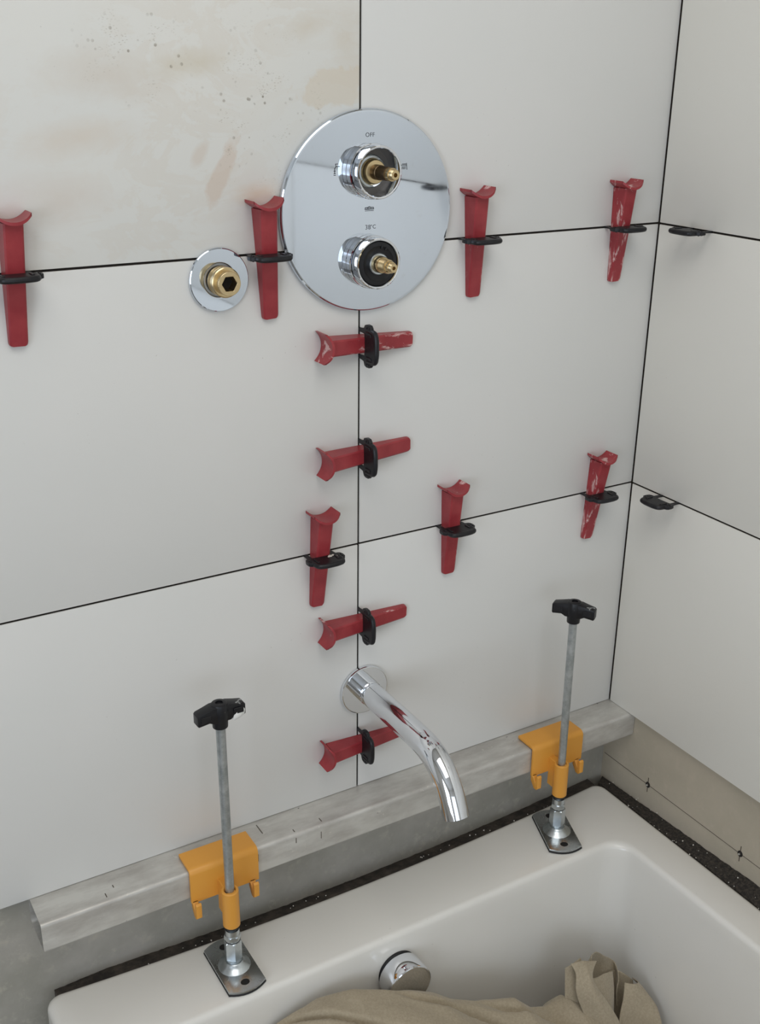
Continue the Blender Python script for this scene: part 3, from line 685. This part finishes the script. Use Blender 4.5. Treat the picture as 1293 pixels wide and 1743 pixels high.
# ================================================================== SUPPORT CLAMPS
def make_clamp(name, loc, zh, lean, foot_rot, handle_rot, bx0, bx1, hmat):
    """root at the foot on the bath rim; bx0/bx1 bracket extents relative to the rod"""
    root = empty(name, loc)
    L = Vector((0, 0, 1))
    # foot
    f = empty('foot', (0, -.001, 0), (0, 0, foot_rot)); f.parent = root
    def foot_outline(w_, l_, r_, n=9):
        P = []
        for s in (1, -1):
            for k in range(n+1):
                a = -1+2*k/n; x = -s*a*w_/2*1.0; y = s*(l_/2-.0065*(a*a)); P.append((x, y))
        return P
    # plate with two slots: ring around each slot is kept simple by dark recessed studs
    bm = bmesh.new(); prism(bm, foot_outline(.0405, .0790, 0), .0024, .0050, UP, .0006, 2); obj('foot_plate', bm, M['steel_plate'], f, angle=30)
    bm = bmesh.new(); prism(bm, foot_outline(.0412, .0798, 0), .0002, .0026, UP, .0004, 1); obj('rubber_pad', bm, M['rubber'], f, angle=30)
    for s in (-1, 1):
        bm = bmesh.new(); lathe(bm, [(.0042, .0049), (.0038, .0053), (.0030, .0052), (0, .00505)], lambda a, b, d: (a*1.15, b+s*.0275+.0, d), 24)
        obj('fixing_hole', bm, M['dark'], f)
    bm = bmesh.new(); lathe(bm, [(.0170, .0049), (.0164, .0056), (.0128, .0078), (.0104, .0100), (.0096, .0112), (.0088, .0118), (0, .0118)], UP, 48); obj('domed_collar', bm, M['zinc'], f, angle=25)
    bm = bmesh.new(); lathe(bm, [(.0078, .0114), (.0078, .0128), (.0085, .0131), (.0085, .0140), (0, .0140)], UP, 32); obj('swivel_neck', bm, M['zinc'], f)
    def hexn(nm, z0, z1, af, rot=0):
        bm = bmesh.new(); n = 48; P0 = []
        rc = af/2/math.cos(PI/6)
        loops_ = []
        for (z, cap) in ((z0, .94), (z0+.0012, 1.2), (z1-.0012, 1.2), (z1, .94)):
            lp = []
            for i in range(n):
                a = 2*PI*i/n; q = (a % (PI/3))-PI/6; r_ = min(af/2/math.cos(q), rc*cap if cap < 1.1 else 9)
                if cap < 1.1: r_ = min(r_, af/2*1.0)
                lp.append(bm.verts.new((r_*math.cos(a+rot), r_*math.sin(a+rot), z)))
            loops_.append(lp)
        for a, b in zip(loops_, loops_[1:]):
            for i in range(n): bm.faces.new((a[i], a[(i+1) % n], b[(i+1) % n], b[i]))
        bm.faces.new(loops_[0][::-1]); bm.faces.new(loops_[-1]); return obj(nm, bm, M['zinc'], root, smooth=False)
    hexn('coupling_nut', .0140, .0375, .0163, .35)
    hexn('lock_nut', .0382, .0452, .0152, .8)
    bm = bmesh.new(); lathe(bm, [(.0074, .0450), (.0074, .0520), (0, .0520)], UP, 24); obj('thread_collar', bm, M['zinc'], root)
    # rod with thread grooves
    ztop = zh-.012; bm = bmesh.new(); prof = [(0, .046)]; z = .046
    while z < ztop: prof += [(.0047, z), (.0044, z+.0010)]; z += .0020
    prof += [(.0044, ztop), (0, ztop)]
    lathe(bm, prof, UP, 24)
    for v in bm.verts: v.co.x += lean*(v.co.z-.03)
    obj('threaded_rod', bm, M['rod'], root, angle=60)
    # T handle
    h = empty('handle', (lean*(zh-.03), 0, zh), (0, 0, handle_rot)); h.parent = root
    prof = [(-.0232, -.0098), (-.0243, -.0086), (-.0243, .0010), (-.0228, .0026), (-.0160, .0040), (-.0080, .0060), (.0080, .0060), (.0160, .0040), (.0228, .0026), (.0243, .0010), (.0243, -.0086), (.0232, -.0098), (.0130, -.0082), (.0085, -.0105), (-.0085, -.0105), (-.0130, -.0082)]
    bm = bmesh.new()
    def hm(u, v, d): return (u, d*(1.0-.26*min(1, abs(u)/.024)), v)
    prism(bm, prof, -.0076, .0076, hm, .0012, 2); obj('handle_bar', bm, M[hmat], h, angle=30)
    bm = bmesh.new(); lathe(bm, [(.0062, -.0190), (.0073, -.0182), (.0076, -.0120), (.0083, -.0060), (.0083, .0052), (.0074, .0070), (.0062, .0075), (.0036, .0075), (.0034, .0045), (0, .0045)], UP, 40); obj('handle_hub', bm, M[hmat], h, angle=35)
    for s in (-1, 1):
        bm = bmesh.new(); box(bm, s*.0165-.005, s*.0165+.005, -.0071, -.0062, -.0058, .0004, .0003, 1); obj('grip_recess', bm, M['black'], h)
    # orange bracket hooked over the bar
    yb, yf = .0205-loc[1]-.0350, -.0420-loc[1]           # local y of rear flange edge and inner front
    zt = ZB+.0006-loc[2]; zb = -.3345-loc[2]; tt = .0036
    br = empty('bracket', (0, 0, 0)); br.parent = root
    prof = [(yb, zt), (yf, zt), (yf, zb), (yf-tt, zb)]
    n = 6
    for k in range(n+1):
        a = R(180-90*k/n); rr_ = .0065; prof.append((yf-tt+rr_+rr_*math.cos(a), zt+tt-rr_+rr_*math.sin(a)))
    prof.append((yb, zt+tt))
    bm = bmesh.new(); prism(bm, prof, bx0, bx1, lambda u, v, d: (d, u, v), .0006, 2); obj('hook_plate', bm, M['orange'], br, angle=30)
    for x in (bx0+.0040, bx1-.0075):
        y0 = yf-tt
        jp = [(y0+.0036, zb+.0020), (y0+.0036, zb-.0060), (y0-.0030, zb-.0145), (y0-.0075, zb-.0145), (y0-.0100, zb-.0120), (y0-.0100, zb+.0030), (y0-.0082, zb+.0050), (y0-.0062, zb+.0036), (y0-.0062, zb-.0060), (y0, zb+.0010), (y0, zb+.0020)]
        bm = bmesh.new(); prism(bm, jp, x-.0030, x+.0030, lambda u, v, d: (d, u, v), .0005, 2); obj('lower_hook', bm, M['orange'], br, angle=30)
    zs0, zs1 = -.3580-loc[2], -.3135-loc[2]
    bm = bmesh.new(); lathe(bm, [(.0056, zs0), (.0081, zs0), (.0088, zs0+.0008), (.0088, zs1-.001), (.0081, zs1), (.0064, zs1), (.0056, zs1-.0008), (.0056, zs0)], UP, 40)
    for v in bm.verts: v.co.x += lean*(v.co.z-.03)
    obj('sleeve', bm, M['orange'], br, angle=30)
    bm = bmesh.new(); box(bm, -.0045, .0045, -.0070, yf-tt+.0004, zs0+.006, zs1-.001, .0005, 1); obj('sleeve_web', bm, M['orange'], br)
    bm = bmesh.new(); lathe(bm, [(.0050, zs0-.0022), (.0082, zs0-.0022), (.0088, zs0-.0010), (.0082, zs0), (.0050, zs0)], UP, 32)
    obj('rubber_washer', bm, M['rubber'], br)
    return root
c1 = make_clamp('support_clamp', (-.1850, -.0675, ZR), .3125, -.006, R(0), R(2), -.0334, .0415, 'black_smeared')
tag(c1, 'left support clamp, black T-handle screw rod with orange bracket, handle smeared with white plaster', 'clamp', 'two bar support clamps standing on the bath rim')
hd = [x for x in c1.children if x.name.startswith('handle')][0]
bm = bmesh.new(); P = [(.0100, -.0108), (.0112, -.0070), (.0145, -.0038), (.0185, -.0022), (.0222, -.0020), (.0232, -.0040), (.0224, -.0086), (.0190, -.0106), (.0150, -.0116), (.0118, -.0122)]
prism(bm, P, -.0004, .0007, lambda u, v, d: (u, -.0076*(1-.26*min(1, u/.024))-d, v), .0002, 1); tag(obj('plaster_smear', bm, M['white_smear'], hd, angle=50), 'white plaster smear')
c2 = make_clamp('support_clamp', (.2440, -.0640, ZR), .3100, -.006, R(-20), R(-55), -.0290, .0475, 'black_smeared')
tag(c2, 'right support clamp nearest the corner, black T-handle screw rod with orange bracket', 'clamp', 'two bar support clamps standing on the bath rim')

# ================================================================== DUST SHEET
bm = bmesh.new()
crest = [(-.30, -.118, -.530), (-.21, -.118, -.485), (-.1662, -.120, -.4560), (-.1450, -.125, -.4450), (-.1204, -.130, -.4362), (-.0833, -.138, -.4345), (-.0464, -.148, -.4450), (-.0214, -.155, -.4532), (.0056, -.160, -.4660), (.0235, -.168, -.4770), (.05, -.173, -.488), (.0743, -.175, -.4978), (.0991, -.180, -.5027), (.1198, -.185, -.5229), (.1424, -.185, -.5330), (.1679, -.185, -.5312), (.21, -.20, -.560), (.26, -.22, -.60), (.275, -.24, -.66)]
def interp(x):
    if x <= crest[0][0]: return crest[0][1:]
    for a, b in zip(crest, crest[1:]):
        if x <= b[0]:
            t = (x-a[0])/(b[0]-a[0]); return (a[1]+(b[1]-a[1])*t, a[2]+(b[2]-a[2])*t)
    return crest[-1][1:]
NX, NY = 230, 110; V = []
for i in range(NX+1):
    x = -.285+(.285+.275)*i/NX; cy, cz = interp(x); row = []
    for j in range(NY+1):
        s = (j/NY); d = -.03+.60*s**1.5 if j > 0 else -.03      # distance in front of the crest
        if s < .12: d = -.012+.024*(s/.12)
        else: d = .012+.55*((s-.12)/.88)**1.4
        y = cy-d
        if d < 0: z = cz-60*d*d-abs(d)*.5; y = min(y, -.1275 if x < .25 else -.13)
        else: z = cz+.004*(1-math.exp(-d/.01))-.10*d-.25*d*d
        f = noise.noise(Vector((x*14, y*9, 1.3)))*.010+noise.noise(Vector((x*34+y*20, y*12, 4)))*.0035
        r = abs(noise.noise(Vector((x*13+y*17, y*6-x*4, 8.2)))); f -= .013*max(0, .16-r)/.16
        z += f*min(1, abs(d)/.02+.02)
        z = max(z, ZR-.36)
        row.append(bm.verts.new((x, y, z)))
    V.append(row)
for i in range(NX):
    for j in range(NY): bm.faces.new((V[i][j], V[i+1][j], V[i+1][j+1], V[i][j+1]))
# skirt so that the heap reaches the tub floor
def drop(chain, dx, dy):
    low = [bm.verts.new((v.co.x+dx, v.co.y+dy, ZR-.365)) for v in chain]
    for a, b, c_, d_ in zip(chain, chain[1:], low[1:], low): bm.faces.new((a, b, c_, d_))
drop(V[0], .03, 0); drop(V[-1], -.02, 0); drop([r[0] for r in V], 0, -.035); drop([r[-1] for r in V], 0, -.06)
sheet = obj('dust_sheet', bm, M['cloth'], angle=80); tag(sheet, 'crumpled beige cotton dust sheet heaped in the bathtub below the overflow', 'dust sheet')
sheet.location = (0, 0, 0)
# folded bunch standing up on the right of the heap
def fold(curves, n=10, m_=10, th=.0011):
    bm = bmesh.new(); loft(bm, curves, n, m_)
    for v in bm.verts: v.co += Vector((1, 1, 1))*noise.noise(v.co*60)*.0009
    o = obj('cloth_fold', bm, M['cloth'], sheet, angle=80)
    s = o.modifiers.new('thickness', 'SOLIDIFY'); s.thickness = th; s.offset = 0
    return o
# front band sweeping down to the right
fold([[(.1738, -.1850, -.4860), (.1739, -.1950, -.4935), (.1675, -.2050, -.5090), (.1735, -.2200, -.5447), (.178, -.235, -.585), (.18, -.25, -.63)],
      [(.1880, -.1900, -.4862), (.1830, -.2040, -.4905), (.1810, -.2170, -.5070), (.1910, -.2320, -.5440), (.197, -.247, -.585), (.20, -.26, -.63)],
      [(.2087, -.1900, -.4945), (.1897, -.2050, -.4965), (.1952, -.2150, -.5141), (.2101, -.2300, -.5453), (.220, -.245, -.585), (.225, -.26, -.63)]])
# sheet behind it on the left
fold([[(.1745, -.1760, -.5000), (.1654, -.1900, -.5298), (.1596, -.2000, -.5558), (.158, -.21, -.60)],
      [(.1800, -.1800, -.4950), (.1760, -.1960, -.5230), (.1740, -.2100, -.5500), (.172, -.22, -.60)],
      [(.1950, -.1780, -.4950), (.1900, -.1950, -.5230), (.1880, -.2080, -.5500), (.186, -.22, -.60)]])
# loop over the top right
fold([[(.2040, -.1860, -.4920), (.2000, -.1900, -.5050), (.1990, -.1950, -.5200), (.199, -.20, -.54)],
      [(.2150, -.1760, -.4990), (.2130, -.1740, -.5100), (.2120, -.1740, -.5250), (.212, -.176, -.545)],
      [(.2330, -.1690, -.5120), (.2320, -.1680, -.5250), (.2310, -.1690, -.5400), (.23, -.172, -.56)],
      [(.2560, -.1700, -.5350), (.2560, -.1720, -.5450), (.2540, -.1760, -.5550), (.252, -.18, -.575)],
      [(.2500, -.1860, -.5350), (.2480, -.1900, -.5450), (.2440, -.1930, -.5560), (.242, -.198, -.575)]])
# small panel inside the loop
fold([[(.1950, -.2000, -.5060), (.2000, -.2080, -.5250), (.2070, -.2150, -.5480), (.212, -.222, -.58)],
      [(.2150, -.1960, -.5130), (.2160, -.2060, -.5350), (.2180, -.2120, -.5560), (.22, -.22, -.585)],
      [(.2360, -.1900, -.5245), (.2330, -.1980, -.5420), (.2290, -.2050, -.5616), (.228, -.21, -.59)]])
# right-hand sheet
fold([[(.2520, -.1960, -.5440), (.2400, -.2080, -.5520), (.2250, -.2200, -.5650), (.218, -.23, -.60)],
      [(.2620, -.2020, -.5450), (.2560, -.2150, -.5620), (.2520, -.2280, -.5880), (.252, -.24, -.63)],
      [(.2710, -.1990, -.5510), (.2790, -.2180, -.5680), (.2740, -.2400, -.5860), (.274, -.255, -.64)],
      [(.2760, -.1850, -.5580), (.2840, -.2050, -.5740), (.2820, -.2300, -.5940), (.282, -.25, -.66)]])

# shaded hollow between the loop and the right-hand sheet
fold([[(.2350, -.1780, -.5440), (.2340, -.1840, -.5750), (.2320, -.1920, -.6150)],
      [(.2480, -.1740, -.5440), (.2460, -.1820, -.5780), (.2440, -.1920, -.6200)],
      [(.2620, -.1780, -.5480), (.2600, -.1860, -.5800), (.2580, -.1960, -.6250)],
      [(.2760, -.1860, -.5600), (.2740, -.1960, -.5900), (.2720, -.2060, -.6300)]])
